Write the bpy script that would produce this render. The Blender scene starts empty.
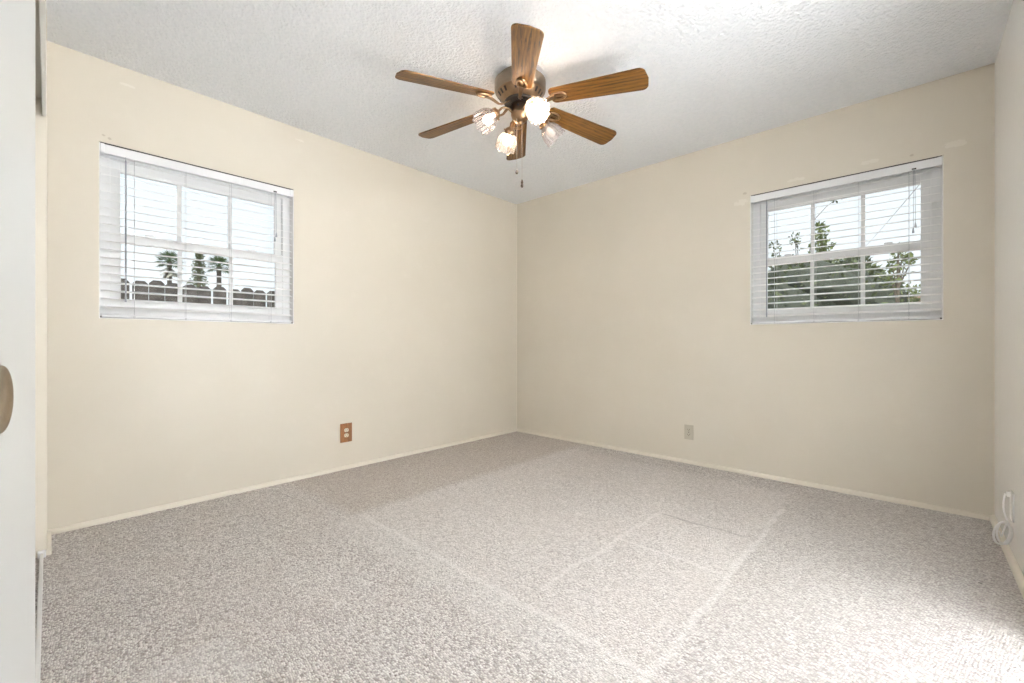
import bpy, math, random
from mathutils import Vector, Matrix, noise
random.seed(7)
S = bpy.context.scene
COL = S.collection
PI = math.pi
R = math.radians

# ------------------------------------------------------------------ camera, sky, sun, exposure
cam = bpy.data.objects.new('camera', bpy.data.cameras.new('camera'))
COL.objects.link(cam)
cam.location = (3.128, -3.432, 0.948)
cam.rotation_euler = (R(90), 0, R(42.94))
cam.data.sensor_width = 36
cam.data.lens = 431 * 36 / 1024
cam.data.shift_y = 0.00146
cam.data.clip_start = 0.01
S.camera = cam
S.view_settings.view_transform = 'Standard'
S.view_settings.look = 'None'
S.view_settings.gamma = 1
S.view_settings.use_curve_mapping = False
S.view_settings.exposure = 0.62
S.cycles.use_denoising = True
S.cycles.max_bounces = 16
S.cycles.diffuse_bounces = 10
S.cycles.sample_clamp_indirect = 8

SKY = 0.77
BULB = 62
FILL_UP = 160; FILL_DOWN = 380
w = bpy.data.worlds.new('sky'); S.world = w; w.use_nodes = True
nt = w.node_tree; nt.nodes.clear()
tc = nt.nodes.new('ShaderNodeTexCoord'); sp = nt.nodes.new('ShaderNodeSeparateXYZ')
rp = nt.nodes.new('ShaderNodeValToRGB'); bg = nt.nodes.new('ShaderNodeBackground'); wo = nt.nodes.new('ShaderNodeOutputWorld')
rp.color_ramp.elements[0].position = 0.0; rp.color_ramp.elements[0].color = (0.93, 0.97, 1, 1)
rp.color_ramp.elements[1].position = 0.6; rp.color_ramp.elements[1].color = (0.84, 0.925, 1, 1)
nt.links.new(tc.outputs['Generated'], sp.inputs[0]); nt.links.new(sp.outputs['Z'], rp.inputs[0])
nt.links.new(rp.outputs[0], bg.inputs['Color']); nt.links.new(bg.outputs[0], wo.inputs[0])
bg.inputs['Strength'].default_value = SKY
sun = bpy.data.objects.new('sun', bpy.data.lights.new('sun', 'SUN')); COL.objects.link(sun)
sun.data.energy = 3.6; sun.data.angle = R(3); sun.data.color = (1, 0.95, 0.86)
sun.rotation_euler = Vector((-0.5, 0.45, -1.0)).to_track_quat('-Z', 'Y').to_euler()
# added fill uplight in a made-up neighbouring room; its bounce reaches in through an added opening in the wall beside the camera
la = bpy.data.objects.new('side_room_light', bpy.data.lights.new('side_room_light', 'AREA')); COL.objects.link(la)
la.data.shape = 'RECTANGLE'; la.data.size = .16; la.data.size_y = 1.2; la.data.energy = FILL_UP; la.data.color = (.97, 0.985, 1)
la.location = (6.96, -1.8, 1.86); la.rotation_euler = (PI, R(-12), 0)

lb = bpy.data.objects.new('side_room_downlight', bpy.data.lights.new('side_room_downlight', 'AREA')); COL.objects.link(lb)
lb.data.shape = 'RECTANGLE'; lb.data.size = 1.4; lb.data.size_y = 2.2; lb.data.energy = FILL_DOWN; lb.data.color = (.96, 0.98, 1); lb.data.spread = R(50)
lb.location = (5.7, -1.9, 2.40)  # unseen fill lamp, added to brighten the bedroom by bounce off the floor

# ------------------------------------------------------------------ materials
class NT:
    def __init__(s, name):
        s.m = bpy.data.materials.new(name); s.m.use_nodes = True; s.t = s.m.node_tree
        s.b = s.t.nodes['Principled BSDF']; s.out = s.t.nodes['Material Output']
    def n(s, kind, **kw):
        x = s.t.nodes.new('ShaderNode' + kind)
        for k, v in kw.items(): setattr(x, k, v)
        return x
    def l(s, a, b): s.t.links.new(a, b)
    def inp(s, sock, v):
        if hasattr(v, 'is_output') or isinstance(v, bpy.types.NodeSocket): s.l(v, sock)
        else: sock.default_value = v
    def mth(s, op, a, b=0.0, c=None):
        x = s.n('Math', operation=op); s.inp(x.inputs[0], a); s.inp(x.inputs[1], b)
        if c is not None: s.inp(x.inputs[2], c)
        return x.outputs[0]
    def mix(s, f, a, b, blend='MIX'):
        x = s.n('Mix', data_type='RGBA', blend_type=blend)
        s.inp(x.inputs[0], f); s.inp(x.inputs[6], a); s.inp(x.inputs[7], b)
        return x.outputs[2]
    def obj(s): return s.n('TexCoord').outputs['Object']
    def xyz(s, v):
        x = s.n('SeparateXYZ'); s.l(v, x.inputs[0]); return x.outputs
    def mapping(s, v, scale=(1, 1, 1), rot=(0, 0, 0)):
        x = s.n('Mapping'); s.l(v, x.inputs[0]); x.inputs['Scale'].default_value = scale; x.inputs['Rotation'].default_value = rot
        return x.outputs[0]
    def noise(s, v, scale, detail=2, rough=.5, dist=0):
        x = s.n('TexNoise'); s.l(v, x.inputs['Vector']); x.inputs['Scale'].default_value = scale
        x.inputs['Detail'].default_value = detail; x.inputs['Roughness'].default_value = rough; x.inputs['Distortion'].default_value = dist
        return x.outputs[0]
    def ramp(s, f, *stops):
        x = s.n('ValToRGB'); s.l(f, x.inputs[0]); e = x.color_ramp.elements
        while len(e) < len(stops): e.new(0.5)
        for q, (p, c) in zip(e, stops): q.position = p; q.color = (*c, 1) if len(c) == 3 else c
        return x.outputs[0]
    def bump(s, h, strength, dist=0.01):
        x = s.n('Bump'); s.l(h, x.inputs['Height']); x.inputs['Strength'].default_value = strength; x.inputs['Distance'].default_value = dist
        s.l(x.outputs[0], s.b.inputs['Normal']); return x
    def sm(s, x, a, b):
        n = s.n('MapRange', interpolation_type='SMOOTHSTEP'); s.inp(n.inputs[0], x)
        n.inputs[1].default_value = a; n.inputs[2].default_value = b
        return n.outputs[0]
    def band(s, x, lo, hi, soft):
        return s.mth('MULTIPLY', s.sm(x, lo - soft, lo + soft), s.mth('SUBTRACT', 1.0, s.sm(x, hi - soft, hi + soft)))

def simple(name, col, rough=.5, metal=0.0, spec=.5, bump=None, var=None):
    k = NT(name); b = k.b
    b.inputs['Base Color'].default_value = (*col, 1); b.inputs['Roughness'].default_value = rough
    b.inputs['Metallic'].default_value = metal; b.inputs['Specular IOR Level'].default_value = spec
    v = k.obj()
    if var:
        n = k.noise(v, var[0], 4)
        lo = tuple(c * (1 - var[1]) for c in col); hi = tuple(min(1, c * (1 + var[1])) for c in col)
        k.l(k.ramp(n, (.3, lo), (.7, hi)), b.inputs['Base Color'])
    if bump: k.bump(k.noise(v, bump[0], 3), bump[1], bump[2] if len(bump) > 2 else .005)
    return k.m

def wall_paint():
    k = NT('cream_wall_paint'); v = k.obj(); b = k.b
    big = k.noise(v, 1.6, 4, .55); mid = k.noise(v, 9, 4, .6); fine = k.noise(v, 38, 3, .6)
    c = k.ramp(big, (.3, (.64, .592, .505)), (.7, (.668, .620, .535)))
    c = k.mix(k.mth('MULTIPLY', k.sm(mid, .55, .8), .10), c, (.84, .79, .70, 1))
    x, y, z = k.xyz(v)
    # patches of filler, with a shape of their own: above the windows and under the ceiling
    def patch(ax, a0, z0, ra, rz, plane_axis, plane):
        ea = k.mth('DIVIDE', k.mth('SUBTRACT', ax, a0), ra); ez = k.mth('DIVIDE', k.mth('SUBTRACT', z, z0), rz)
        d = k.mth('ADD', k.mth('MULTIPLY', ea, ea), k.mth('MULTIPLY', ez, ez))
        d = k.mth('ADD', d, k.mth('MULTIPLY', k.mth('SUBTRACT', fine, .5), 5.0))
        on = k.mth('SUBTRACT', 1.0, k.sm(d, .7, 1.1))
        return k.mth('MULTIPLY', on, k.mth('LESS_THAN', k.mth('ABSOLUTE', plane_axis), plane))
    masks = [patch(y, -3.14, 2.35, .03, .008, x, .02), patch(y, -2.24, 2.36, .03, .008, x, .02),
             patch(x, 3.30, 2.055, .05, .018, y, .02), patch(x, 2.93, 2.06, .05, .012, y, .02),
             patch(x, 2.55, 2.05, .05, .012, y, .02), patch(x, 2.21, 1.97, .04, .02, y, .02)]
    m = masks[0]
    for q in masks[1:]: m = k.mth('MAXIMUM', m, q)
    c = k.mix(k.mth('MULTIPLY', m, .4), c, (.80, .76, .69, 1))
    spots = [patch(y, -3.235, 2.045, .008, .006, x, .02), patch(y, -3.21, 2.035, .008, .006, x, .02),
             patch(x, 2.235, 2.03, .014, .010, y, .02), patch(x, 3.12, 2.045, .01, .006, y, .02)]
    m = spots[0]
    for q in spots[1:]: m = k.mth('MAXIMUM', m, q)
    c = k.mix(k.mth('MULTIPLY', m, .55), c, (.42, .36, .28, 1))
    k.l(c, b.inputs['Base Color'])
    b.inputs['Roughness'].default_value = .38
    k.l(k.ramp(mid, (.3, (.34,) * 3), (.7, (.46,) * 3)), b.inputs['Roughness'])
    b.inputs['Specular IOR Level'].default_value = .5
    h = k.mth('ADD', k.mth('MULTIPLY', k.noise(v, 140, 3), .35), k.mth('MULTIPLY', k.noise(v, 22, 3), .8))
    k.bump(h, .12, .004)
    return k.m

def ceiling_mat():
    k = NT('textured_ceiling'); v = k.obj()
    vo = k.n('TexVoronoi', feature='SMOOTH_F1'); k.l(v, vo.inputs['Vector']); vo.inputs['Scale'].default_value = 75
    n = k.noise(v, 120, 4, .6); n2 = k.noise(v, 45, 3, .6)
    h = k.mth('ADD', k.mth('SUBTRACT', 1.0, vo.outputs['Distance']), k.mth('ADD', n, n2))
    k.l(k.ramp(n2, (.35, (.81, .835, .87)), (.65, (.85, .87, .90))), k.b.inputs['Base Color'])
    k.b.inputs['Roughness'].default_value = .95; k.b.inputs['Specular IOR Level'].default_value = .15
    k.bump(h, .6, .010)
    return k.m

def carpet_mat():
    k = NT('berber_carpet'); v = k.obj(); x, y, z = k.xyz(v); b = k.b
    wob = k.n('VectorMath', operation='ADD'); k.l(v, wob.inputs[0])
    nz = k.n('TexNoise'); k.l(v, nz.inputs['Vector']); nz.inputs['Scale'].default_value = 26
    sc = k.n('VectorMath', operation='SCALE'); k.l(nz.outputs['Color'], sc.inputs[0]); sc.inputs['Scale'].default_value = .012
    k.l(sc.outputs[0], wob.inputs[1])
    mp = k.mapping(wob.outputs[0], (122, 172, 110), (0, 0, R(8)))
    vo = k.n('TexVoronoi', feature='F1'); k.l(mp, vo.inputs['Vector']); vo.inputs['Scale'].default_value = 1; vo.inputs['Randomness'].default_value = .55
    d = vo.outputs['Distance']
    rnd = k.xyz(vo.outputs['Color'])[0]; rnd2 = k.xyz(vo.outputs['Color'])[1]
    loop = k.ramp(rnd, (0, (.37, .335, .315)), (.22, (.60, .56, .53)), (.6, (.73, .69, .655)), (1, (.83, .80, .77)))
    loop = k.mix(k.mth('MULTIPLY', k.sm(rnd2, .86, .9), .65), loop, (.25, .215, .20, 1))
    loop = k.mix(k.mth('MULTIPLY', k.sm(rnd2, .14, .10), .0), loop, (.9, .9, .9, 1))
    gap = k.sm(d, .42, .72)
    c = k.mix(k.mth('MULTIPLY', gap, .55), loop, (.26, .235, .22, 1))
    big = k.noise(v, 2.2, 4, .6)
    c = k.mix(k.mth('MULTIPLY', k.sm(big, .42, .7), .22), c, (.55, .49, .45, 1))
    med = k.noise(v, 9, 3, .6)
    c = k.mix(k.mth('MULTIPLY', k.sm(med, .45, .75), .16), c, (.52, .47, .45, 1))
    # pressed and cleaned pile: the outline of the bed and rug that stood here, all square to the walls
    wv = k.mth('MULTIPLY', k.mth('SUBTRACT', k.noise(v, 6, 3), .5), .06)
    xw = k.mth('ADD', x, wv); yw = k.mth('ADD', y, wv)
    def rect(x0, x1, y0, y1, soft=.02): return k.mth('MULTIPLY', k.band(xw, x0, x1, soft), k.band(yw, y0, y1, soft))
    clean = rect(.88, 2.56, -2.25, -.25, .05)
    brown_band = k.mth('MULTIPLY', k.band(xw, -.5, .86, .06), k.band(yw, -2.3, .2, .06))
    c = k.mix(k.mth('MULTIPLY', brown_band, .34), c, (.44, .36, .29, 1))  # browner, darker strip along the left wall
    walk = k.band(xw, 2.62, 3.6, .12)
    c = k.mix(k.mth('MULTIPLY', walk, .26), c, (.45, .42, .395, 1))
    edge = rect(.9, 2.6, -2.42, -2.24, .05)
    lines = [rect(2.568, 2.595, -2.3, -.58, .008), rect(2.072, 2.092, -2.15, -1.13, .006), rect(2.08, 2.56, -1.56, -1.543, .006), rect(.9, 2.6, -2.27, -2.245, .009)]
    m = lines[0]
    for q in lines[1:]: m = k.mth('MAXIMUM', m, q)
    corner = rect(1.5, 1.77, -3.6, -3.03, .012)
    c = k.mix(k.mth('MULTIPLY', m, .30), c, (.86, .83, .80, 1))
    c = k.mix(k.mth('MULTIPLY', edge, .2), c, (.80, .775, .75, 1))
    c = k.mix(k.mth('MULTIPLY', corner, .16), c, (.80, .79, .78, 1))
    c = k.mix(k.mth('MULTIPLY', clean, .24), c, (.78, .72, .69, 1))
    crease = rect(2.1, 2.52, -1.125, -1.11, .006)
    c = k.mix(k.mth('MULTIPLY', crease, .5), c, (.30, .27, .25, 1))
    def dot(a0, b0, r):
        da = k.mth('SUBTRACT', x, a0); db = k.mth('SUBTRACT', y, b0)
        q = k.mth('ADD', k.mth('MULTIPLY', da, da), k.mth('MULTIPLY', db, db))
        return k.mth('LESS_THAN', q, r * r)
    c = k.mix(k.mth('MULTIPLY', k.mth('MAXIMUM', dot(3.322, -.926, .006), dot(2.0, -2.95, .006)), .8), c, (.10, .09, .09, 1))
    k.l(c, b.inputs['Base Color'])
    b.inputs['Roughness'].default_value = 1.0; b.inputs['Specular IOR Level'].default_value = .08
    b.inputs['Sheen Weight'].default_value = .1
    k.bump(k.mth('SUBTRACT', 1.0, d), .9, .006)
    return k.m

def oak_mat():
    k = NT('oak_blade'); v = k.obj(); b = k.b
    info = k.n('ObjectInfo')
    off = k.n('VectorMath', operation='MULTIPLY_ADD'); k.l(v, off.inputs[0]); off.inputs[1].default_value = (1, 1, 1)
    cb = k.n('CombineXYZ'); k.l(k.mth('MULTIPLY', info.outputs['Random'], 9.0), cb.inputs[0]); k.l(k.mth('MULTIPLY', info.outputs['Random'], 4.0), cb.inputs[1])
    k.l(cb.outputs[0], off.inputs[2])
    mp = k.mapping(off.outputs[0], (3.0, 34, 34))
    g = k.noise(mp, 2.2, 5, .62, 1.4)
    wv = k.n('TexWave', wave_type='BANDS', bands_direction='Y'); k.l(k.mapping(off.outputs[0], (1.1, 9, 9)), wv.inputs['Vector'])
    wv.inputs['Scale'].default_value = 1.6; wv.inputs['Distortion'].default_value = 9; wv.inputs['Detail'].default_value = 3; wv.inputs['Detail Scale'].default_value = .9
    f = k.mth('ADD', k.mth('MULTIPLY', g, .84), k.mth('MULTIPLY', wv.outputs['Fac'], .16))
    c = k.ramp(f, (.34, (.028, .010, .0025)), (.44, (.088, .036, .008)), (.58, (.16, .075, .016)), (.78, (.23, .118, .028)))
    x, y, z = k.xyz(v)
    k.l(c, b.inputs['Base Color']); b.inputs['Roughness'].default_value = .36
    b.inputs['Specular IOR Level'].default_value = .3
    k.bump(f, .1, .002)
    return k.m

def wood_plate_mat():
    k = NT('stained_wood_plate'); v = k.obj()
    g = k.noise(k.mapping(v, (60, 60, 9)), 2.0, 4, .6, .6)
    k.l(k.ramp(g, (.3, (.15, .055, .015)), (.7, (.31, .135, .045))), k.b.inputs['Base Color']); k.b.inputs['Roughness'].default_value = .4
    return k.m

def shade_mat():
    k = NT('ribbed_shade_glass')
    t = k.n('BsdfTransparent'); t.inputs[0].default_value = (.97, .95, .95, 1)
    g = k.n('BsdfGlossy'); g.inputs['Roughness'].default_value = .12
    tr = k.n('BsdfTranslucent'); tr.inputs[0].default_value = (.95, .86, .80, 1)
    df = k.n('BsdfDiffuse'); df.inputs[0].default_value = (.85, .83, .83, 1)
    lw = k.n('LayerWeight'); lw.inputs['Blend'].default_value = .45
    m0 = k.n('MixShader'); m0.inputs[0].default_value = .45; k.l(tr.outputs[0], m0.inputs[1]); k.l(df.outputs[0], m0.inputs[2])
    m1 = k.n('MixShader'); m1.inputs[0].default_value = .05; k.l(t.outputs[0], m1.inputs[1]); k.l(m0.outputs[0], m1.inputs[2])
    m2 = k.n('MixShader'); k.l(k.mth('MULTIPLY', lw.outputs['Fresnel'], .5), m2.inputs[0]); k.l(m1.outputs[0], m2.inputs[1]); k.l(g.outputs[0], m2.inputs[2])
    k.l(m2.outputs[0], k.out.inputs[0]); return k.m

def pane_mat():
    k = NT('clear_window_glass')
    t = k.n('BsdfTransparent'); t.inputs[0].default_value = (.96, .975, .975, 1)
    g = k.n('BsdfGlossy'); g.inputs['Roughness'].default_value = .02
    lw = k.n('LayerWeight'); lw.inputs['Blend'].default_value = .12
    m = k.n('MixShader'); k.l(k.mth('MULTIPLY', lw.outputs['Fresnel'], .8), m.inputs[0]); k.l(t.outputs[0], m.inputs[1]); k.l(g.outputs[0], m.inputs[2])
    k.l(m.outputs[0], k.out.inputs[0]); return k.m

def slat_mat():
    k = NT('white_blind_slat'); k.b.inputs['Base Color'].default_value = (.93, .93, .93, 1); k.b.inputs['Roughness'].default_value = .42
    tr = k.n('BsdfTranslucent'); tr.inputs[0].default_value = (.95, .96, .97, 1)
    m = k.n('MixShader'); m.inputs[0].default_value = .03; k.l(k.b.outputs[0], m.inputs[1]); k.l(tr.outputs[0], m.inputs[2]); k.l(m.outputs[0], k.out.inputs[0])
    return k.m

def emit(name, col, s):
    k = NT(name); k.b.inputs['Base Color'].default_value = (.9, .9, .88, 1)
    k.b.inputs['Emission Color'].default_value = (*col, 1); k.b.inputs['Emission Strength'].default_value = s
    return k.m

def leaf_mat(name, lo, hi):
    k = NT(name); n = k.noise(k.obj(), 5.5, 3, .6); n2 = k.noise(k.obj(), 40, 2)
    c = k.ramp(k.mth('ADD', k.mth('MULTIPLY', n, .6), k.mth('MULTIPLY', n2, .4)), (.35, lo), (.65, hi))
    k.l(c, k.b.inputs['Base Color']); k.b.inputs['Roughness'].default_value = .6; k.b.inputs['Specular IOR Level'].default_value = .25
    return k.m

M = dict(
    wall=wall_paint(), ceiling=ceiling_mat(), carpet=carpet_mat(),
    trim=simple('cream_trim_paint', (.74, .69, .60), .4, bump=(60, .05)),
    white=simple('white_gloss_paint', (.80, .795, .78), .3, bump=(25, .04)),
    vinyl=simple('white_vinyl', (.89, .90, .91), .38),
    blind=slat_mat(),
    rail=simple('grey_white_rail', (.80, .81, .83), .4),
    cord=simple('blind_cord', (.62, .63, .65), .8),
    wand=simple('grey_wand', (.36, .39, .43), .35),
    dark=simple('dark_plastic', (.04, .037, .037), .5),
    brass=simple('antique_brass', (.30, .195, .115), .3, 1.0, var=(14, .25)),
    nickel=simple('brushed_bronze', (.29, .235, .18), .34, 1.0, var=(10, .18)),
    void=simple('dark_motor_vent', (.02, .014, .011), .6),
    oak=oak_mat(), plate=wood_plate_mat(), shade=shade_mat(), glass=pane_mat(),
    ivory=simple('ivory_plastic', (.72, .66, .55), .4), almond=simple('almond_plastic', (.50, .46, .375), .4),
    cable=simple('white_cable', (.80, .80, .80), .45),
    plug=simple('white_plastic', (.84, .84, .83), .35),
    cup=simple('aged_brass_cup', (.33, .26, .18), .35, 1.0, var=(30, .3)),
    on=emit('lit_bulb', (1, .80, .58), BULB), dim=emit('faint_bulb', (1, .84, .70), 5.0), off=simple('unlit_bulb', (.85, .83, .80), .3),
    fence=simple('weathered_fence_wood', (.095, .085, .078), .9, var=(9, .4), bump=(30, .3)),
    hedge=leaf_mat('hedge_leaves', (.075, .09, .06), (.20, .235, .12)),
    sapling=leaf_mat('sapling_leaves', (.11, .14, .06), (.30, .35, .15)),
    palm=leaf_mat('palm_fronds', (.035, .065, .03), (.12, .18, .07)),
    skirt=simple('dry_palm_skirt', (.30, .30, .26), .9, var=(3, .4)),
    trunk=simple('palm_trunk', (.12, .105, .095), .9, var=(3, .3)),
    bark=simple('grey_bark', (.17, .145, .115), .9, var=(12, .3)),
    ground=simple('dry_ground', (.22, .19, .14), .95, var=(2, .3)),
    roof=simple('pinkish_roof', (.24, .15, .12), .8, var=(6, .2)), stucco=simple('pale_stucco', (.3, .26, .22), .9),
    wire=simple('utility_wire', (.40, .40, .42), .6),
)

# ------------------------------------------------------------------ mesh helpers
class MB:
    def __init__(s): s.v = []; s.f = []
    def add(s, vs, fs, mat=None):
        o = len(s.v)
        s.v += [tuple(mat @ Vector(p)) if mat else tuple(p) for p in vs]
        s.f += [tuple(i + o for i in f) for f in fs]; return s
    def box(s, x0, x1, y0, y1, z0, z1, mat=None):
        vs = [(x, y, z) for x in (x0, x1) for y in (y0, y1) for z in (z0, z1)]
        return s.add(vs, [(0, 1, 3, 2), (4, 6, 7, 5), (0, 4, 5, 1), (2, 3, 7, 6), (0, 2, 6, 4), (1, 5, 7, 3)], mat)
    def tube(s, pts, r, n=8, cap=True, closed=False):
        pts = [Vector(p) for p in pts]; rs = r if isinstance(r, (list, tuple)) else [r] * len(pts)
        vs = []; up = None; m = len(pts)
        for i, p in enumerate(pts):
            if closed: t = pts[(i + 1) % m] - pts[i - 1]
            else: t = pts[min(i + 1, m - 1)] - pts[max(i - 1, 0)]
            t.normalize()
            if up is None:
                a = Vector((0, 0, 1)) if abs(t.z) < .9 else Vector((1, 0, 0))
                up = t.cross(a).normalized()
            up = (up - t * up.dot(t)).normalized(); b = t.cross(up)
            vs += [p + (up * math.cos(2 * PI * k / n) + b * math.sin(2 * PI * k / n)) * rs[i] for k in range(n)]
        fs = []
        for i in range(m if closed else m - 1):
            j = (i + 1) % m
            fs += [(i * n + k, i * n + (k + 1) % n, j * n + (k + 1) % n, j * n + k) for k in range(n)]
        if cap and not closed: fs += [tuple(range(n - 1, -1, -1)), tuple((m - 1) * n + k for k in range(n))]
        return s.add(vs, fs)
    def lathe(s, prof, n=32, mat=None, rib=0, ribs=0, cap0=False, cap1=False):
        # profile of (radius, height) about local z
        vs = []; fs = []
        for (r, z) in prof:
            for k in range(n):
                a = 2 * PI * k / n; q = r * (1 + rib * math.cos(ribs * a)) if ribs else r
                vs.append((q * math.cos(a), q * math.sin(a), z))
        for i in range(len(prof) - 1):
            fs += [(i * n + k, i * n + (k + 1) % n, (i + 1) * n + (k + 1) % n, (i + 1) * n + k) for k in range(n)]
        if cap0: fs.append(tuple(range(n - 1, -1, -1)))
        if cap1: fs.append(tuple((len(prof) - 1) * n + k for k in range(n)))
        return s.add(vs, fs, mat)
    def prism(s, poly, z0, z1, mat=None):
        n = len(poly); vs = [(x, y, z0) for x, y in poly] + [(x, y, z1) for x, y in poly]
        fs = [tuple(range(n - 1, -1, -1)), tuple(range(n, 2 * n))] + [(k, (k + 1) % n, n + (k + 1) % n, n + k) for k in range(n)]
        return s.add(vs, fs, mat)
    def build(s, name, mat, parent=None, smooth=False, bevel=0):
        me = bpy.data.meshes.new(name); me.from_pydata([tuple(p) for p in s.v], [], s.f); me.validate(); me.update()
        o = bpy.data.objects.new(name, me); COL.objects.link(o); me.materials.append(mat)
        if parent: o.parent = parent
        if smooth:
            me.shade_smooth() if hasattr(me, 'shade_smooth') else [setattr(p, 'use_smooth', True) for p in me.polygons]
            me.set_sharp_from_angle(angle=R(40))
        if bevel:
            b = o.modifiers.new('bevel', 'BEVEL'); b.width = bevel; b.segments = 2; b.limit_method = 'ANGLE'
        return o

def tag(o, label=None, cat=None, group=None, kind=None):
    if label: o['label'] = label
    if cat: o['category'] = cat
    if group: o['group'] = group
    if kind: o['kind'] = kind
    return o
def empty(name, loc, rot=(0, 0, 0)):
    o = bpy.data.objects.new(name, None); COL.objects.link(o); o.location = loc; o.rotation_euler = rot; o.empty_display_size = .1; return o
def struct(o): o['kind'] = 'structure'; return o
F_ = 431.0
DV = Vector((-.6812, .7321, 0)); RV = Vector((.7321, .6812, 0)); CV = Vector((3.128, -3.432, .948))
def at(px, py, D): return CV + DV * D + RV * ((px - 512) / F_ * D) + Vector((0, 0, (343 - py) / F_ * D))   # a point seen in the photo, at a real distance

# ------------------------------------------------------------------ the room
H = 2.44; W = 3.446; T = .12
L0, L1, ZB, ZT = -3.253, -2.280, 1.078, 2.008      # window hole in the wall x = 0
B0, B1 = 2.271, 3.253                              # window hole in the wall y = 0
Y0 = -3.438
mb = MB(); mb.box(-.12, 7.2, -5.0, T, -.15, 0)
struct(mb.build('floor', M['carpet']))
mb = MB(); mb.box(W + T, 7.08, -3.78, -.4, 0, .006)
struct(mb.build('floor_fill_bounce', simple('white_bounce_floor', (.86, .85, .84), .4)))  # unseen white floor, added to throw fill light up at the bedroom ceiling
mb = MB(); mb.box(-.12, 7.2, -5.0, T, H, H + .12)
struct(mb.build('ceiling', M['ceiling']))
mb = MB()
mb.box(-T, 0, -4.3, L0, 0, H); mb.box(-T, 0, L1, T, 0, H); mb.box(-T, 0, L0, L1, 0, ZB); mb.box(-T, 0, L0, L1, ZT, H)
struct(mb.build('wall_left', M['wall']))
mb = MB()
mb.box(0, B0, 0, T, 0, H); mb.box(B1, W + T, 0, T, 0, H); mb.box(B0, B1, 0, T, 0, ZB); mb.box(B0, B1, 0, T, ZT, H)
struct(mb.build('wall_back', M['wall']))
OY0, OY1 = -2.85, -1.3                            # wide opening added out of view to let the fill light in
mb = MB(); mb.box(W, W + T, OY1, 0, 0, H); mb.box(W, W + T, -3.9, OY0, 0, H); mb.box(W, W + T, OY0, OY1, 2.34, H)
struct(mb.build('wall_right', simple('brightened_wall_paint', (.92, .915, .895), .25, bump=(22, .1, .004))))  # paler than the cream walls: bright window light is put into its colour
mb = MB(); mb.box(7.08, 7.2, -3.9, T, 0, H); mb.box(W + T, 7.08, -.4, -.28, 0, H); mb.box(W + T, 7.08, -3.9, -3.78, 0, H)
struct(mb.build('wall_fill_room', M['white']))  # unseen walls of the room made up to hold the fill lamps
# near side: closet front with its opening, then the entry door's wall a step further back
mb = MB()
mb.box(0, .30, Y0 - .10, Y0, 0, H)                      # stub beside the closet
mb.box(.30, 2.30, Y0 - .10, Y0 - .0145, 2.03, H)                # above the closet opening
mb.box(2.30, 2.42, Y0 - .28, Y0 - .05, 0, H)
mb.box(2.42, 2.47, Y0 - .28, Y0 - .16, 0, H)
mb.box(2.47, 3.26, Y0 - .28, Y0 - .16, 2.05, H)
mb.box(3.26, W, Y0 - .28, Y0 - .16, 0, H)
struct(mb.build('wall_near', M['trim']))
mb = MB(); mb.box(0, 2.30, -4.3, -4.2, 0, H); mb.box(2.30, 2.40, -4.9, Y0 - .28, 0, H); mb.box(2.40, 7.2, -5.0, -4.9, 0, H); mb.box(3.9, 4.0, -4.9, -3.9, 0, H)
struct(mb.build('wall_hall', M['white']))
# fascia over the closet track, floor guide and jamb
mb = MB(); mb.box(.301, 2.38, Y0 - .014, Y0 - .001, 1.955, H - .001)
struct(mb.build('trim_1', M['white'], bevel=.002))
mb = MB(); mb.box(.30, 2.30, Y0 - .10, Y0 - .088, 1.95, 2.03); mb.box(.30, 2.30, Y0 - .05, Y0 - .044, 1.99, 2.03)
struct(mb.build('trim_2', simple('dull_track_metal', (.22, .19, .16), .5, .6)))
mb = MB(); mb.box(.30, 2.30, Y0 - .022, Y0 - .010, 0, .022)
struct(mb.build('trim_3', M['white'], bevel=.003))
mb = MB(); mb.box(.301, .325, Y0 - .028, Y0 - .002, 0, .03)
struct(mb.build('trim_4', M['vinyl'], bevel=.004))
# sliding closet doors
for i, (x0, x1, yy) in enumerate([(.302, 1.32, Y0 - .085), (1.27, 2.298, Y0 - .045)]):
    mb = MB(); mb.box(x0, x1, yy - .017, yy + .017, .01, 1.985)
    o = mb.build('sliding_closet_door', M['white'], bevel=.003)
    tag(o, ['white sliding closet door next to the window wall', 'white sliding closet door nearer the entry door'][i], 'door', 'closet doors')
# quarter-round baseboards
def quarter(p0, p1, nrm, name, r=.024):
    p0, p1, nrm = Vector(p0), Vector(p1), Vector(nrm)
    prof = [(0, 0), (r * .62, 0)] + [(r * .62 * math.cos(a), r * .35 + r * .75 * math.sin(a)) for a in [k * PI / 12 for k in range(7)]]
    n = len(prof); vs = [p0 + nrm * a + Vector((0, 0, b)) for a, b in prof] + [p1 + nrm * a + Vector((0, 0, b)) for a, b in prof]
    fs = [(k, (k + 1) % n, n + (k + 1) % n, n + k) for k in range(n)] + [tuple(range(n)), tuple(range(2 * n - 1, n - 1, -1))]
    mb = MB(); mb.add(vs, fs); return struct(mb.build(name, M['trim'], smooth=True))
quarter((0, Y0, 0), (0, 0, 0), (1, 0, 0), 'baseboard_left')
quarter((0, 0, 0), (W, 0, 0), (0, -1, 0), 'baseboard_back')
quarter((W, OY1, 0), (W, 0, 0), (-1, 0, 0), 'baseboard_right', .03)
quarter((0, Y0, 0), (.30, Y0, 0), (0, 1, 0), 'baseboard_near')
mb = MB(); mb.tube([(.002, -.002, .02), (.002, -.002, H)], .005, 8)
struct(mb.build('trim_5', M['trim'], smooth=True))

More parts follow.
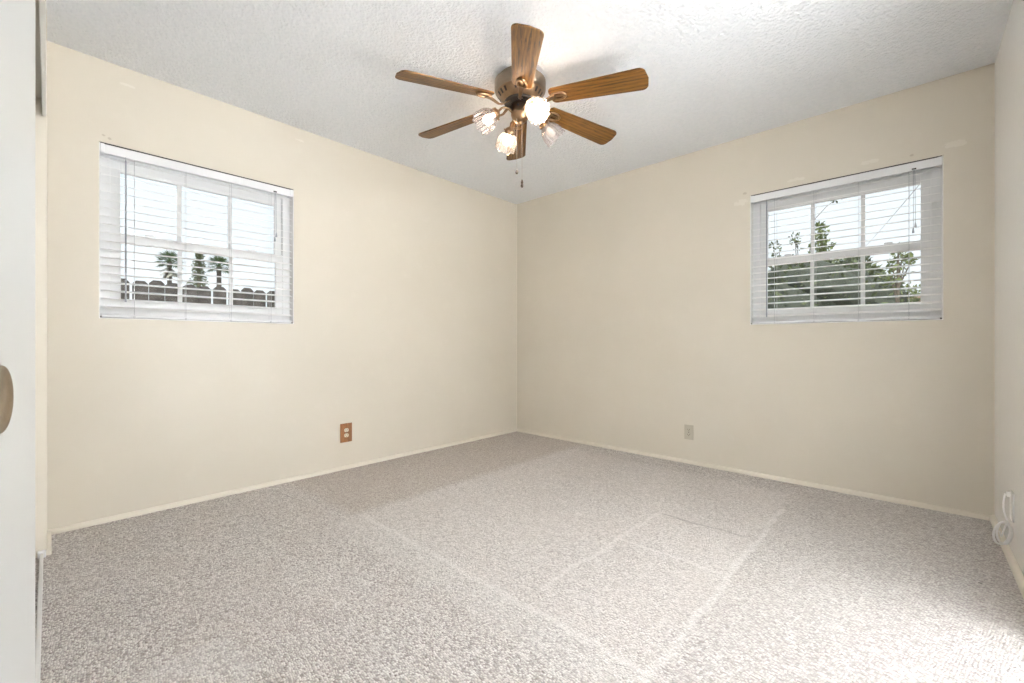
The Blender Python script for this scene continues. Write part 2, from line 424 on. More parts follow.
# ------------------------------------------------------------------ windows with blinds
# local frame: u along the wall, v out of the room, z up; seen from inside, u grows to the right
def wall_matrix(kind):
    if kind == 'left': return Matrix(((0, -1, 0, 0), (1, 0, 0, 0), (0, 0, 1, 0), (0, 0, 0, 1)))   # u -> +y, v -> -x
    return Matrix.Identity(4)                                                                       # u -> +x, v -> +y
def ring(mb, u0, u1, z0, z1, wu, wb, wt, v0, v1):
    mb.box(u0, u0 + wu, v0, v1, z0, z1); mb.box(u1 - wu, u1, v0, v1, z0, z1)
    mb.box(u0 + wu, u1 - wu, v0, v1, z0, z0 + wb); mb.box(u0 + wu, u1 - wu, v0, v1, z1 - wt, z1)
def window(kind, name, u0, u1):
    mt = wall_matrix(kind)
    root = empty(name, (0, 0, 0)); struct(root)
    def put(mb, n, m, par=root, bevel=.002):
        mb.v = [tuple(mt @ Vector(p)) for p in mb.v]
        o = mb.build(n, m, par, bevel=bevel); return o
    mb = MB(); ring(mb, u0 + .001, u1 - .001, ZB + .001, ZT - .001, .048, .055, .055, .068, .118); put(mb, 'frame', M['vinyl'])
    zm = 1.527
    for n, z0, z1, wb, wt, v0, v1 in (('upper_sash', zm - .025, ZT - .052, .05, .062, .096, .114), ('lower_sash', ZB + .052, zm + .028, .055, .05, .072, .094)):
        a, b = u0 + .046, u1 - .046
        mb = MB(); ring(mb, a, b, z0, z1, .046, wb, wt, v0, v1); s = put(mb, n, M['vinyl'])
        ga, gb = a + .046, b - .046; gz0, gz1 = z0 + wb, z1 - wt; vm = (v0 + v1) / 2
        mb = MB()
        for t in (1 / 3, 2 / 3):
            c = ga + (gb - ga) * t; mb.box(c - .011, c + .011, vm - .006, vm + .006, gz0, gz1)
        put(mb, 'muntin', M['vinyl'], s)
        mb = MB(); mb.box(ga, gb, vm + .0065, vm + .0095, gz0, gz1); put(mb, 'glass_pane', M['glass'], s, 0)
        if n == 'lower_sash':
            for t in (.17, .83):
                c = ga + (gb - ga) * t
                mb = MB(); mb.prism([(c - .035, v0 + .001), (c - .02, v0 - .010), (c + .025, v0 - .010), (c + .035, v0 + .001)], z1 - .012, z1 - .002)
                mb.box(c - .03, c + .012, v0 + .002, v0 + .02, z1, z1 + .012); put(mb, 'sash_lock', M['vinyl'], s)
                mb = MB(); mb.box(c - .03, c + .03, v0 - .008, v0, z0 + .038, z0 + .048); put(mb, 'lift_tab', M['vinyl'], s)
    # drywall return painted white around the hole
    mb = MB(); mb.box(u0, u0 + .004, 0.001, .068, ZB + .004, ZT - .004); mb.box(u1 - .004, u1, 0.001, .068, ZB + .004, ZT - .004)
    mb.box(u0, u1, 0.001, .068, ZB, ZB + .004); mb.box(u0, u1, .06, .068, ZT - .004, ZT)
    put(mb, 'reveal', M['white'], bevel=0)
    return root
window('left', 'window_1', L0, L1)
window('back', 'window_2', B0, B1)

def blind(kind, u0, u1, ladders, wand_u, wand_z, cord_u, cord_z, label):
    mt = wall_matrix(kind)
    root = empty('venetian_blind', mt @ Vector(((u0 + u1) / 2, .03, ZB + .01)))
    inv = Matrix.Translation(-root.location)
    def put(mb, n, m, par=root, bevel=0, smooth=False):
        mb.v = [tuple(inv @ (mt @ Vector(p))) for p in mb.v]
        return mb.build(n, m, par, bevel=bevel, smooth=smooth)
    a, b = u0 + .006, u1 - .006
    mb = MB(); mb.box(a, b, .002, .008, 1.953, 2.001); mb.box(a, b, .008, .056, 1.962, 1.998)
    hr = put(mb, 'headrail', M['rail'], bevel=.002)
    for (q0, q1) in ((a - .001, a + .016), (b - .016, b + .001)):
        mb = MB(); mb.box(q0, q1, -.001, .06, 1.957, 2.002); put(mb, 'end_bracket', M['rail'], hr, bevel=.002)
    mb = MB(); mb.box(a, b, .0025, .052, 2.002, 2.0075); put(mb, 'gap_shade', M['dark'], hr)  # dark strip standing in for the shaded gap above the headrail
    mb = MB(); tilt = R(15.5)
    for i in range(19):
        zc = 1.9366 - .0443 * i
        dt = tilt + R(random.uniform(-1.2, 1.2)); ct, st = math.cos(dt), math.sin(dt); vs = []
        sag = random.uniform(-.0012, .0012)
        for u, dz in ((a + .003, sag), (b - .003, -sag)):
            top = []; bot = []
            for q in (-1, -.5, 0, .5, 1):
                v_, h_ = q * .0245, .0016 * (1 - q * q)
                top.append((u, .033 + v_ * ct - (h_ + .0008) * st, zc + dz + v_ * st + (h_ + .0008) * ct))
                bot.append((u, .033 + v_ * ct - (h_ - .0008) * st, zc + dz + v_ * st + (h_ - .0008) * ct))
            vs += top + bot[::-1]
        mb.add(vs, [(k, (k + 1) % 10, 10 + (k + 1) % 10, 10 + k) for k in range(10)] + [tuple(range(9, -1, -1)), tuple(range(10, 20))])
    put(mb, 'slats', M['blind'])
    mb = MB(); mb.box(a + .003, b - .003, .008, .058, ZB + .007, ZB + .024); br = put(mb, 'bottom_rail', M['rail'], bevel=.004)
    for u in ladders:
        mb = MB(); mb.tube([(u, .0065, 1.955), (u, .0065, ZB + .02)], .0011, 6); mb.tube([(u + .004, .059, 1.955), (u + .004, .059, ZB + .02)], .0009, 6)
        put(mb, 'ladder_cord', M['cord'])
        mb = MB(); mb.lathe([(.0, 0), (.006, 0), (.005, .004), (0, .004)], 10, Matrix.Translation((u, .0075, ZB + .012)) @ Matrix.Rotation(R(90), 4, 'X')); put(mb, 'cord_button', M['cord'], br)
    for u in (a + .002, b - .002):
        s_ = 1 if u > (a + b) / 2 else -1
        mb = MB(); mb.box(u - .006, u + .003 * 1, .004, .012, ZB + .004, ZB + .014); put(mb, 'hold_down_clip', M['dark'], br, bevel=.001)
    mb = MB(); mb.tube([(wand_u, .0, 1.955), (wand_u, -.004, 1.94), (wand_u, -.006, 1.93), (wand_u, -.006, wand_z)], [.0014, .0014, .0042, .0042], 6)
    mb.tube([(wand_u, -.006, wand_z), (wand_u, -.006, wand_z - .03)], [.0052, .0046], 8)
    put(mb, 'tilt_wand', M['wand'], smooth=True)
    mb = MB(); mb.box(cord_u - .010, cord_u + .010, -.001, .003, 1.958, 1.966); put(mb, 'cord_lock', M['dark'], hr)
    mb = MB(); mb.tube([(cord_u - .002, .0, 1.96), (cord_u - .003, -.004, 1.9), (cord_u - .003, -.004, cord_z)], .0013, 6)
    mb.tube([(cord_u + .003, .0, 1.96), (cord_u + .004, -.004, 1.9), (cord_u + .006, -.004, cord_z + .03)], .0013, 6)
    put(mb, 'lift_cord', M['wand'])
    mb = MB()
    for du, dz in ((-.003, 0), (.006, .03)): mb.lathe([(.0015, .0), (.003, -.006), (.006, -.028), (.004, -.032), (0, -.032)], 10, Matrix.Translation((cord_u + du, -.004, cord_z + dz)))
    put(mb, 'cord_tassel', M['wand'], smooth=True)
    tag(root, label, 'blind', None)
    return root
blind('left', L0, L1, (-3.111, -2.8815, -2.651, -2.422), -3.148, 1.20, -2.399, 1.66, 'white slatted blind in front of the view of a fence and palms')
blind('back', B0, B1, (2.4225, 2.649, 2.878, 3.109), 2.377, 1.16, 3.132, 1.62, 'white slatted blind in front of the view of a leafy green hedge')

# ------------------------------------------------------------------ ceiling fan
FX, FY = 1.508, -1.624
fan = empty('ceiling_fan', (FX, FY, H))
tag(fan, 'six-blade oak and antique brass ceiling fan with four glass lamp shades', 'ceiling fan')
def fz(z): return z - H
mb = MB()
mb.lathe([(.02, 0), (.118, 0), (.118, -.022), (.140, -.023), (.144, -.027), (.144, -.074), (.141, -.081), (.136, -.085), (.130, -.088)], 48)
band = mb.build('motor_housing', M['nickel'], fan, smooth=True)
mb = MB()
mb.lathe([(.131, -.086), (.127, -.096), (.110, -.119), (.094, -.134), (.084, -.139), (.084, -.132)], 48)
low = mb.build('lower_housing', M['brass'], fan, smooth=True)
# cooling slots of the lower housing
for k in range(24):
    if k % 4 == 0: mb = MB()
    a = 2 * PI * k / 24
    if k % 4 == 3:
        mb.build('vent_grille', M['void'], low); continue
    rot = Matrix.Rotation(a, 4, 'Z')
    p0, p1 = Vector((.1265, 0, -.0968)), Vector((.111, 0, -.1175)); nrm = Vector((.80, 0, -.60)); sd = Vector((0, .006, 0))
    vs = [p0 - sd + nrm * .002, p0 + sd + nrm * .002, p1 + sd * .8 + nrm * .002, p1 - sd * .8 + nrm * .002] + [p0 - sd - nrm * .004, p0 + sd - nrm * .004, p1 + sd * .8 - nrm * .004, p1 - sd * .8 - nrm * .004]
    mb.add(vs, [(0, 1, 2, 3), (7, 6, 5, 4), (0, 4, 5, 1), (1, 5, 6, 2), (2, 6, 7, 3), (3, 7, 4, 0)], rot)
mb = MB(); mb.lathe([(.02, -.130), (.088, -.130), (.088, -.150), (.05, -.156), (.02, -.156)], 40)
mb.build('flywheel', M['void'], fan, smooth=True)
mb = MB(); mb.lathe([(.046, -.150), (.050, -.155), (.050, -.195), (.0515, -.198), (.0515, -.212), (.049, -.216), (.044, -.232), (.030, -.246), (.014, -.252), (.010, -.262), (.0, -.266)], 36)
mb.build('switch_housing', M['brass'], fan, smooth=True)
mb = MB(); mb.box(-.006, .006, -.004, .003, -.004, .004, Matrix.Rotation(R(-60), 4, 'Z') @ Matrix.Translation((0, 0, -.178)) @ Matrix.Translation((.05, 0, 0)))
mb.build('reverse_switch', M['dark'], fan)

ZBL = 2.307
def blade_outline():
    P = []
    r0, r1 = .185, .70
    def arc(cx, cy, r, a0, a1, n=6): return [(cx + r * math.cos(a0 + (a1 - a0) * i / n), cy + r * math.sin(a0 + (a1 - a0) * i / n)) for i in range(n + 1)]
    h0, h1 = .053, .070
    P += arc(r0 + .026, -h0 + .026, .026, 1.5 * PI, PI)[::-1]
    P = [p for p in reversed(P)]
    pts = arc(r1 - .035, -h1 + .035, .035, 1.5 * PI, 1.88 * PI) + [(r1 + .006, 0)] + arc(r1 - .035, h1 - .035, .035, .12 * PI, .5 * PI) \
        + arc(r0 + .026, h0 - .026, .026, .5 * PI, PI) + arc(r0 + .026, -h0 + .026, .026, PI, 1.5 * PI)
    return pts
def blade_mesh():
    mb = MB(); mb.prism(blade_outline(), -.0035, .0035); return mb
def bracket_mesh():
    mb = MB()
    # flat curved iron from the flywheel, out and under the blade
    path = [(.070, .0, -.004), (.090, .0, -.014), (.115, .0, -.030), (.140, .0, -.032), (.165, 0, -.022), (.190, 0, -.013), (.215, 0, -.010)]
    wd = [.017, .014, .010, .009, .012, .017, .018]
    vs = []
    for (x, y, z), w_ in zip(path, wd): vs += [(x, -w_, z), (x, w_, z), (x, w_ * .7, z - .006), (x, -w_ * .7, z - .006)]
    fs = [(4 * i + k, 4 * i + (k + 1) % 4, 4 * i + 4 + (k + 1) % 4, 4 * i + 4 + k) for i in range(6) for k in range(4)] + [(3, 2, 1, 0), (24, 25, 26, 27)]
    mb.add(vs, fs)
    # oval medallion loop under the blade
    n = 28; loop = [(.232 + .043 * math.cos(2 * PI * k / n), .025 * math.sin(2 * PI * k / n), -.009) for k in range(n)]
    mb.tube(loop, .0056, 8, closed=True)
    for (sx, sy) in ((.205, 0), (.262, .010), (.262, -.010)):
        mb.lathe([(0, -.0165), (.004, -.0155), (.0055, -.012), (.0055, -.003)], 10, Matrix.Translation((sx, sy, 0)))
    mb.box(.19, .272, -.006, .006, -.0105, -.0035)
    return mb
proto = blade_mesh().build('blade', M['oak'], fan, bevel=.002)
pbr = bracket_mesh().build('blade_bracket', M['brass'], proto, smooth=True)
for k in range(6):
    b = proto if k == 0 else proto.copy()
    if k:
        COL.objects.link(b); b.parent = fan
        c = pbr.copy(); COL.objects.link(c); c.parent = b
    b.location = (0, 0, fz(ZBL)); b.rotation_euler = (R(-13), R(4.5 + 2.6 * math.cos(R(60 * k))), R(-45.5 + 60 * k))

# light kit: arms, holders, ribbed tulip shades, bulbs
def axis_matrix(origin, direction):
    return Matrix.Translation(origin) @ Vector(direction).to_track_quat('Z', 'Y').to_matrix().to_4x4()
outer = [(.022, .0), (.026, .004), (.038, .014), (.050, .030), (.057, .050), (.060, .070), (.0605, .088), (.063, .104)]
inner = [(.0605, .104), (.058, .088), (.0575, .070), (.0545, .050), (.0475, .030), (.0355, .015), (.024, .006), (.019, .002)]
for k, bulb in enumerate(['on', 'off', 'on', 'dim']):
    az = R(-24.5 + 90 * k); out = Vector((math.cos(az), math.sin(az), 0))
    ax = (out * math.cos(R(40)) + Vector((0, 0, -math.sin(R(40))))).normalized()
    neck = out * .153 + Vector((0, 0, fz(2.205)))
    A = neck - ax * .03
    p = [out * .044 + Vector((0, 0, fz(2.236))), out * .065 + Vector((0, 0, fz(2.250))), out * .09 + Vector((0, 0, fz(2.256))), out * .112 + Vector((0, 0, fz(2.246))), A + ax * .004]
    mb = MB(); mb.tube(p, [.008, .0065, .006, .006, .007], 10)
    arm = mb.build('lamp_arm', M['brass'], fan, smooth=True)
    mb = MB(); mb.lathe([(0, 0), (.012, .0), (.016, .006), (.024, .012), (.031, .020), (.032, .034), (.029, .036), (.027, .034), (.020, .02)], 28, axis_matrix(A, ax))
    for q in range(3):
        aa = 2 * PI * q / 3 + .5
        mb.lathe([(.0, .0), (.0035, .0), (.0045, .004), (.0045, .009), (0, .009)], 8, axis_matrix(A, ax) @ Matrix.Translation((0, 0, .027)) @ Matrix.Rotation(aa, 4, 'Z') @ Matrix.Translation((.029, 0, 0)) @ Matrix.Rotation(R(90), 4, 'Y'))
    mb.build('shade_holder', M['brass'], arm, smooth=True)
    mb = MB(); mt = axis_matrix(neck, ax); n = 96
    vs = []; prof = outer + inner
    for i, (r, z) in enumerate(prof):
        amt = min(1, max(0, (z - .01) / .04)) * .035
        for q in range(n):
            a = 2 * PI * q / n; rr = r * (1 + amt * math.cos(16 * a)); zz = z + (.005 * math.cos(8 * a) if z > .1 else 0)
            vs.append((rr * math.cos(a), rr * math.sin(a), zz))
    mb.add(vs, [(i * n + q, i * n + (q + 1) % n, (i + 1) * n + (q + 1) % n, (i + 1) * n + q) for i in range(len(prof) - 1) for q in range(n)], mt)
    sh = mb.build('glass_shade', M['shade'], fan, smooth=True)
    mb = MB(); mb.lathe([(0, .004), (.013, .005), (.0135, .022), (.018, .034), (.0235, .048), (.0245, .058), (.022, .069), (.014, .078), (.006, .0815), (0, .082)], 24, mt)
    mb.build('light_bulb', M[bulb], sh, smooth=True)
# pull chains
for (px, py, D, kr) in ((516.8, 172, 2.40, 'short'), (522, 184, 2.41, 'long')):
    e = at(px, py, D) - Vector((FX, FY, H)); top = Vector((e.x, e.y, fz(2.205)))
    mb = MB(); nseg = int((top.z - e.z) / .0045)
    mb.tube([top, e], .0008, 6)
    for i in range(nseg): mb.lathe([(0, -.0014), (.0013, -.0006), (.0013, .0006), (0, .0014)], 6, Matrix.Translation(top.lerp(e, i / nseg)))
    ch = mb.build('pull_chain', simple('pale_chain_metal', (.62, .60, .56), .35, 1.0) if kr == 'short' else bpy.data.materials['pale_chain_metal'], fan, smooth=True)
    mb = MB()
    if kr == 'short': mb.lathe([(0, .012), (.004, .011), (.0085, .004), (.0085, -.004), (.005, -.011), (0, -.012)], 14, Matrix.Translation(e))
    else: mb.lathe([(0, .026), (.003, .024), (.0065, .010), (.006, .002), (.0045, 0), (.0075, -.006), (.0075, -.014), (.004, -.020), (0, -.021)], 14, Matrix.Translation(e))
    mb.build('pull_knob', simple('dark_walnut_knob', (.05, .028, .018), .4) if kr == 'short' else bpy.data.materials['dark_walnut_knob'], ch, smooth=True)

# ------------------------------------------------------------------ outlets, cable, door
def outlet(kind, uc, zc, w_, h_, pm, rm, label):
    # built in wall coordinates: u along, v = -depth into the room
    mt = wall_matrix(kind)
    root = empty('electrical_outlet', mt @ Vector((uc, 0, zc)))
    R3 = mt.to_3x3().to_4x4()
    def put(mb, n, m, par=root, bevel=0, smooth=False):
        mb.v = [tuple(R3 @ Vector(p)) for p in mb.v]; return mb.build(n, m, par, bevel=bevel, smooth=smooth)
    mb = MB(); mb.box(-w_ / 2, w_ / 2, -.006, -.0005, -h_ / 2, h_ / 2); put(mb, 'cover_plate', pm, bevel=.003)
    for s in (1, -1):
        z = s * .0195
        mb = MB(); poly = [(.017 * math.cos(a), max(-.0135, min(.0135, .017 * math.sin(a)))) for a in [2 * PI * i / 24 for i in range(24)]]
        mb.prism([(x, y) for x, y in poly], 0, .004, Matrix.Translation((0, -.0055, z)) @ Matrix.Rotation(R(90), 4, 'X'))
        rc = put(mb, 'receptacle', rm)
        mb = MB()
        for du in (-.0065, .0065): mb.box(du - .0012, du + .0012, -.0100, -.0094, z - .001, z + .008)
        mb.lathe([(0, 0), (.0026, 0), (.0026, .001), (0, .001)], 10, Matrix.Translation((0, -.0094, z - .007)) @ Matrix.Rotation(R(90), 4, 'X'))
        put(mb, 'slots', M['dark'], rc)
    mb = MB(); mb.lathe([(0, .002), (.003, .0015), (.0035, 0), (0, 0)], 12, Matrix.Translation((0, -.006, 0)) @ Matrix.Rotation(R(90), 4, 'X')); put(mb, 'screw', M['dark'])
    return tag(root, label, 'outlet')
outlet('left', -1.907, .273, .092, .142, M['plate'], M['ivory'], 'stained wooden outlet plate low on the cream wall')
outlet('back', 1.8375, .246, .071, .115, M['almond'], M['almond'], 'small almond plastic outlet low on the wall under the hedge window')

pc = Vector((W, -.585, .24))
root = empty('wall_plate', pc)
mb = MB(); mb.box(-.007, -.0005, -.035, .035, -.062, .062); mb.build('cover_plate', M['plug'], root, bevel=.003)
mb = MB(); mb.box(-.020, -.006, -.010, .010, .040, .060); mb.build('cable_port', M['plug'], root, bevel=.002)
tag(root, 'white plastic wall plate above the coiled cable', 'wall plate')
# coil of white cable hanging just under the plate
cc = at(1003, 533, 1.86)
ru = Vector((.58, .81, 0)).normalized()
pts = []
p0 = Vector((W - .024, -.585, .29))
for t in range(7): pts.append(p0.lerp(cc + ru * .045 + Vector((0, 0, .02)), t / 7) + Vector((-.012 * math.sin(t / 7 * PI), 0, 0)))
nv = ru.cross(Vector((0, 0, 1)))
for i in range(100):
    a = 2 * PI * i / 24 + .4; rr = .046 + .004 * math.sin(i * .37); 
    pts.append(cc + ru * rr * math.cos(a) + Vector((0, 0, rr * 1.02 * math.sin(a))) + nv * (.006 * math.sin(i * .13)))
pts.append(cc + ru * -.01 + Vector((0, 0, -.015))); pts.append(cc + ru * -.02 + Vector((0, 0, .01)))
mb = MB(); mb.tube(pts, .0031, 8)
tag(mb.build('coiled_cable', M['cable'], smooth=True), 'loose coil of white cable hanging by the corner baseboard', 'cable')

# entry door, ajar, its free edge beside the camera
hx = Vector((.9816, -.1917, 0)); nx = Vector((.1917, .9816, 0)); fe = Vector((2.4898, -3.4405, 0))
dm = Matrix(((hx.x, nx.x, 0, fe.x), (hx.y, nx.y, 0, fe.y), (0, 0, 1, 0), (0, 0, 0, 1)))
root = empty('door', (0, 0, 0)); root.matrix_world = dm; root.name = 'entry_door'
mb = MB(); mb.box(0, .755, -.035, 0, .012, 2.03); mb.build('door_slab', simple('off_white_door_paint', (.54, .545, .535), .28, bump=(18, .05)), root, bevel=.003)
kc = Matrix.Translation((.101, 0, .9025)) @ Matrix.Rotation(R(-90), 4, 'X')
mb = MB(); mb.lathe([(.0, .0004), (.014, .0006), (.021, .0012), (.0255, .0024), (.0272, .0022), (.0278, .001), (.0278, -.001)], 40, kc)
mb.build('cup_pull', M['cup'], root, smooth=True)
tag(root, 'white painted door standing ajar with an aged brass cup pull', 'door')

# ------------------------------------------------------------------ outside
GZ = -.35
mb = MB()
mb.add([(-90, -60, GZ), (60, -60, GZ), (60, 90, GZ), (-90, 90, GZ)], [(0, 1, 2, 3)])
struct(mb.build('ground', M['ground']))
# dog-eared board fence
root = empty('board_fence', (-3.4, 0, GZ)); tag(root, 'weathered dark board fence with dog-eared tops, palms behind it', 'fence')
mb = MB(); y = -6.0; bw = .142
while y < 3.5:
    h = 2.02 + random.uniform(-.018, .018); g = .024 if random.random() < .18 else .006
    poly = [(y, 0), (y + bw, 0), (y + bw, h - .035), (y + bw - .035, h), (y + .035, h), (y, h - .035)]
    mb.prism(poly, 0, .018, Matrix(((0, 0, 1, random.uniform(-.004, .004)), (1, 0, 0, 0), (0, 1, 0, 0), (0, 0, 0, 1))))
    y += bw + g
mb.build('boards', M['fence'], root)
mb = MB(); mb.box(-.05, -.004, -6, 3.5, .3, .39); mb.box(-.05, -.004, -6, 3.5, 1.5, 1.59); mb.build('rail', M['fence'], root)
for yy in (-5.4, -3.0, -.6, 1.8):
    mb = MB(); mb.box(-.14, -.05, yy, yy + .09, 0, 1.9); mb.build('post', M['fence'], root)

def leaves(mb, centre, rad, n, size, flat=1.0, shell=.35):
    for _ in range(n):
        d = Vector((random.gauss(0, 1), random.gauss(0, 1), random.gauss(0, 1))).normalized()
        q = (1 - shell * random.random()) if random.random() < .8 else random.random()
        p = Vector(centre) + Vector((d.x * rad[0], d.y * rad[1], d.z * rad[2])) * q
        s = size * random.uniform(.6, 1.3)
        a = (d + Vector((random.uniform(-1, 1), random.uniform(-1, 1), random.uniform(-.6, 1)))).normalized()
        b = a.cross(Vector((random.uniform(-1, 1), random.uniform(-1, 1), random.uniform(-1, 1)))).normalized()
        c = a.cross(b) * .1 * s
        mb.add([p, p + a * s * .5 + b * s * .26 + c, p + a * s, p + a * s * .5 - b * s * .26 + c], [(0, 1, 2), (0, 2, 3)])
def blob(mb, centre, rad, seed, amp=.18, nu=20, nv_=12):
    vs = []; fs = []
    for j in range(nv_ + 1):
        t = PI * j / nv_
        for i in range(nu):
            a = 2 * PI * i / nu; d = Vector((math.sin(t) * math.cos(a), math.sin(t) * math.sin(a), math.cos(t)))
            k = 1 + amp * noise.noise(d * 2.3 + Vector((seed, seed * .7, 0)))
            vs.append(Vector(centre) + Vector((d.x * rad[0], d.y * rad[1], d.z * rad[2])) * k)
    for j in range(nv_):
        fs += [(j * nu + i, j * nu + (i + 1) % nu, (j + 1) * nu + (i + 1) % nu, (j + 1) * nu + i) for i in range(nu)]
    mb.add(vs, fs)

# hedge beyond the back window: overlapping rounded crowns at about 7.5 m
root = empty('hedge', (0, 0, 0)); hb = at(825, 343, 7.4); root.location = (hb.x, hb.y, GZ)
tag(root, 'dense dark green hedge filling the lower panes beyond the blind', 'hedge')
off = Vector(root.location)
crowns = [(785, 296, 7.3, .55, .62), (770, 305, 7.2, .5, .5), (806, 286, 7.6, .5, .5), (832, 288, 7.8, .5, .42), (852, 277, 7.5, .36, .36), (868, 292, 7.2, .45, .42), (884, 308, 7.0, .32, .3),
          (820, 305, 7.0, .9, .8), (860, 312, 6.9, .75, .6), (785, 320, 7.0, .8, .7), (790, 276, 7.9, .36, .33), (822, 276, 7.9, .3, .26), (872, 322, 6.8, .5, .42)]
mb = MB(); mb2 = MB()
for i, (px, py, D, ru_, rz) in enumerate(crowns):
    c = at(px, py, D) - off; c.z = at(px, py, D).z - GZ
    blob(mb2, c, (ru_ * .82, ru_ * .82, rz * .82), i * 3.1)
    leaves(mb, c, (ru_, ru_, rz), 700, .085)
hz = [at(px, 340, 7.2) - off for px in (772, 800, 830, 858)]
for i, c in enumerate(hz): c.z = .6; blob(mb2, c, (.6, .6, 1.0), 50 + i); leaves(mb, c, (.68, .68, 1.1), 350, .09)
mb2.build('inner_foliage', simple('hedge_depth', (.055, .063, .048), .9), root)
mb.build('foliage', M['hedge'], root)
mb = MB()
for (px, D, top) in ((775, 7.4, 252), (795, 7.5, 236), (797, 7.7, 240), (779, 7.2, 250)):
    b = at(px + 3, 290, D) - off; b.z = at(px + 3, 290, D).z - GZ
    e = at(px, top, D) - off; e.z = at(px, top, D).z - GZ
    mb.tube([b, e], [.012, .004], 5)
mb.build('shoots', M['bark'], root)
mb = MB()
for (px, py, D, r_) in ((774, 247, 7.4, .06), (778, 253, 7.2, .07), (795, 236, 7.5, .07), (797, 246, 7.6, .08), (793, 241, 7.6, .05)):
    c = at(px, py, D) - off; c.z = at(px, py, D).z - GZ; leaves(mb, c, (r_, r_, r_), 16, .075)
mb.build('shoot_leaves', M['hedge'], root)

def small_tree(name, label, base_px, D, clumps, mat, cat='tree', twig=None, nleaf=60, size=.08):
    b = at(base_px, 343, D); root = empty(name, (b.x, b.y, GZ)); tag(root, label, cat); off = Vector((b.x, b.y, GZ))
    top = min(c[1] for c in clumps); tp = at(sum(c[0] for c in clumps) / len(clumps), top + 6, D) - off
    mb = MB(); mb.tube([(0, 0, 0), (0.02, 0, 1.0), tp * .7 + Vector((0, 0, 0)), tp], [.035, .028, .018, .006], 7)
    for (px, py, r_) in clumps:
        c = at(px, py, D) - off; mb.tube([Vector((tp.x * .6, tp.y * .6, max(.6, c.z - .35))), c], [.012, .004], 5)
    mb.build('trunk', M['bark'], root)
    mb = MB()
    for (px, py, r_) in clumps: leaves(mb, at(px, py, D + random.uniform(-.1, .1)) - off, (r_, r_, r_), nleaf, size, shell=.9)
    mb.build('foliage', mat, root)
    return root
small_tree('slim_tree', 'slim green tree top rising behind the hedge into the upper panes', 822, 9.0,
           [(820, 227, .09), (822, 235, .15), (818, 242, .15), (827, 247, .11), (822, 252, .2), (817, 258, .2), (826, 262, .2)], M['sapling'], nleaf=70, size=.085)
small_tree('sapling', 'loose yellow-green sapling at the thinner end of the hedge', 896, 5.3,
           [(897, 256, .10), (903, 254, .07), (892, 264, .10), (898, 269, .12), (889, 273, .11), (905, 263, .06), (893, 280, .12), (912, 260, .05), (898, 248, .05)], M['sapling'], nleaf=24, size=.06)
small_tree('shrub', 'little pale green shrub standing apart beyond the sapling', 914, 11.0,
           [(913, 290, .2), (916, 296, .22), (911, 300, .22), (914, 306, .25)], M['sapling'], 'shrub', nleaf=60, size=.09)
# leaning shoot with a tuft at its tip
b = at(806, 290, 9.8); t = at(836, 199, 9.8); root = empty('bare_shoot', (b.x, b.y, GZ)); off = Vector((b.x, b.y, GZ))
mb = MB(); mb.tube([(0, 0, 0), at(808, 262, 9.8) - off, at(815, 219, 9.8) - off, at(826, 207, 9.8) - off, t - off], [.014, .012, .008, .006, .004], 6); mb.build('stem', M['bark'], root)
mb = MB(); leaves(mb, t - off, (.07, .07, .04), 14, .08); mb.build('tip_leaves', M['hedge'], root)
tag(root, 'thin leaning bare shoot with one dark tuft at its tip', 'branch')
# service wire slanting down to the house eave
a = at(930, 172, 5.0); b_ = at(842, 262, 24.0)
mb = MB(); n = 12
mb.tube([a.lerp(b_, i / n) - Vector((0, 0, .25 * math.sin(PI * i / n))) for i in range(n + 1)], .005, 6)
# neighbour house far behind
hc = at(905, 343, 26); root = empty('house', (hc.x, hc.y, GZ), (0, 0, R(12)))
m2 = MB(); m2.box(-3, 3, 0, 4, 0, 3.2); m2.build('wall', M['stucco'], root)
m2 = MB(); vs = [(-3.4, -.5, 3.1), (3.4, -.5, 3.1), (3.4, 4.5, 3.1), (-3.4, 4.5, 3.1), (-3.4, 2, 4.25), (3.4, 2, 4.25)]
m2.add(vs, [(0, 1, 5, 4), (3, 4, 5, 2), (0, 4, 3), (1, 2, 5), (0, 3, 2, 1)]); m2.build('roof', M['roof'], root)
for xx in (-1.6, 1.2):
    m2 = MB(); m2.box(xx - .5, xx + .5, -.03, .02, 1.0, 2.1); m2.build('window', M['rail'], root)
tag(root, 'distant house with a low pinkish roof beyond the sapling', 'house')
tag(mb.build('overhead_wire', M['wire']), 'thin overhead wire slanting across the sky above the hedge', 'wire')

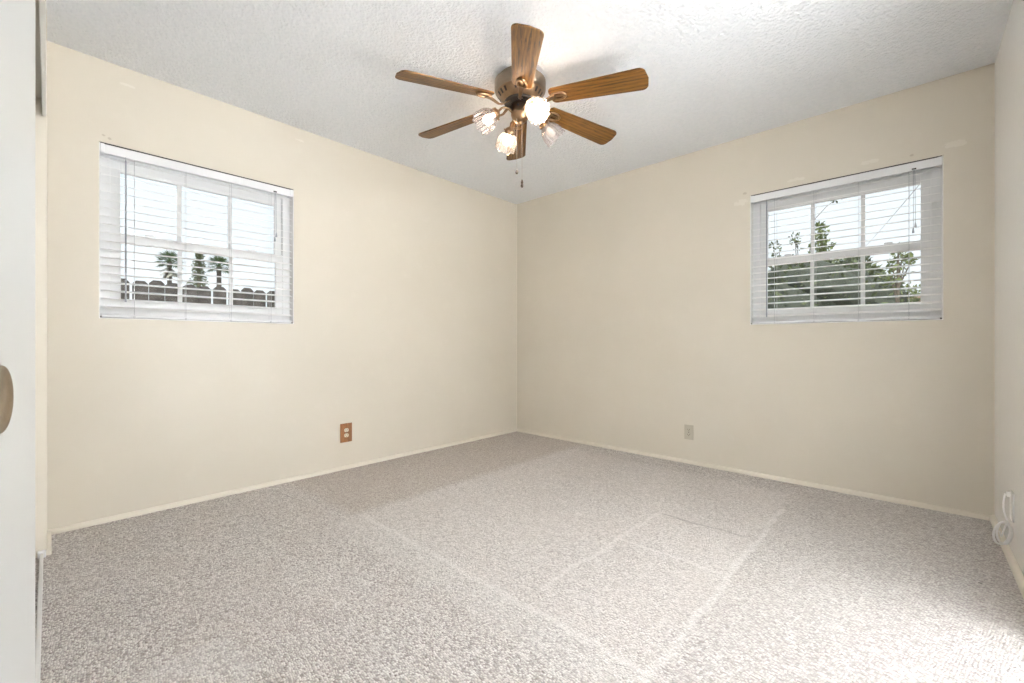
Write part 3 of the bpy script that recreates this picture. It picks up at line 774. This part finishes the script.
# palms and dark conical tree beyond the fence
def palm(px, crown_y, D, spread, skirt, label):
    c = at(px, crown_y, D); root = empty('palm_tree', (c.x, c.y, GZ)); hgt = c.z - GZ
    tag(root, label, 'palm', None)
    mb = MB(); mb.lathe([(.30, 0), (.24, .6), (.19, hgt * .5), (.17, hgt)], 12); mb.build('trunk', M['trunk'], root, smooth=True)
    mb = MB()
    for i in range(30):
        a = i * 2.399; el = R(80 - 110 * (i / 29))
        d = Vector((math.cos(a) * math.cos(el), math.sin(a) * math.cos(el), math.sin(el)))
        ln = spread * random.uniform(.42, .55); base = Vector((0, 0, hgt)); tip = base + d * ln
        mb.tube([base, tip], [.03, .015], 4)
        side = d.cross(Vector((0, 0, 1)));  side = side.normalized() if side.length > .01 else Vector((1, 0, 0)); upv = side.cross(d)
        for j in range(-5, 6):
            q = R(j * 17); e = tip + (d * math.cos(q) + side * math.sin(q)) * spread * .55 + Vector((0, 0, -.12 * spread * (.4 + abs(math.sin(q))))) + upv * .02
            pr = (side * math.cos(q) - d * math.sin(q)) * .026 * spread
            mid = tip.lerp(e, .5) + Vector((0, 0, .03))
            mb.add([tip, mid + pr, e, mid - pr], [(0, 1, 2, 3)])
    mb.build('fronds', M['palm'], root)
    if skirt:
        mb = MB()
        for i in range(50):
            a = i * 2.399; z1 = hgt - .45 - .7 * skirt * random.random(); r_ = .2 + .42 * skirt * random.random()
            p = Vector((math.cos(a) * .15, math.sin(a) * .15, z1)); e = p + Vector((math.cos(a) * r_ * 1.3, math.sin(a) * r_ * 1.3, -.5 * random.uniform(.6, 1.2)))
            sd = Vector((-math.sin(a), math.cos(a), 0)) * .09
            mb.add([p - sd * .3, p + sd * .3, e + sd, e - sd], [(0, 1, 2, 3)])
        mb.build('dry_skirt', M['skirt'], root)
    return root
palm(169.5, 262, 38, 1.15, .75, 'green fan palm with a drooping grey skirt, further from the room corner')
palm(219, 267, 36, 1.1, 0, 'green fan palm with a bare slim trunk, nearer the room corner')
c = at(199, 300, 34); root = empty('conical_tree', (c.x, c.y, GZ)); zt = at(199, 249, 34).z - GZ
mb = MB(); mb.tube([(0, 0, 0), (0, 0, zt - .3)], [.3, .05], 8); mb.build('trunk', M['bark'], root)
mb = MB(); zb0 = at(199, 284, 34).z - GZ
for i in range(16):
    t = i / 15; z = zb0 + (zt - zb0) * t; r_ = (.62 - .22 * min(1, t * 2.5)) * (1 - .78 * t) + .05 + (.10 if .45 < t < .65 else 0)
    leaves(mb, (0, 0, z), (r_, r_, .22), 70, .2, shell=.9)
for i in range(8): leaves(mb, (0, 0, zb0 - .35 * i), (.7, .7, .3), 60, .22)
mb.build('foliage', M['hedge'], root)
tag(root, 'dark narrow conical tree standing between the two palms', 'tree')

# ------------------------------------------------------------------ added fill lamps in the made-up next room
root = empty('fill_light_panel', (5.7, -1.9, H)); tag(root, 'white framed fill light panel added out of view in a made-up adjoining room', 'ceiling light')
mb = MB(); a, b = .73, 1.13
mb.box(-a, -a + .03, -b, b, -.05, -.001); mb.box(a - .03, a, -b, b, -.05, -.001); mb.box(-a + .03, a - .03, -b, -b + .03, -.05, -.001); mb.box(-a + .03, a - .03, b - .03, b, -.05, -.001); mb.box(-a + .03, a - .03, -b + .03, b - .03, -.02, -.001)
mb.build('frame', M['vinyl'], root)
root = empty('fill_light_trough', (7.08, -1.8, 1.80)); tag(root, 'long white fill uplight added out of view in a made-up adjoining room', 'wall lamp')
mb = MB(); mb.prism([(0, -.08), (-.2, .03), (-.22, .05), (-.205, .05), (-.19, .04), (0, -.06)], -.66, .66, Matrix(((1, 0, 0, 0), (0, 0, 1, 0), (0, 1, 0, 0), (0, 0, 0, 1))))
mb.build('fill_light_shade', M['vinyl'], root)
mb = MB(); mb.box(-.02, -.001, -.3, .3, -.12, -.04); mb.build('back_plate', M['vinyl'], root)
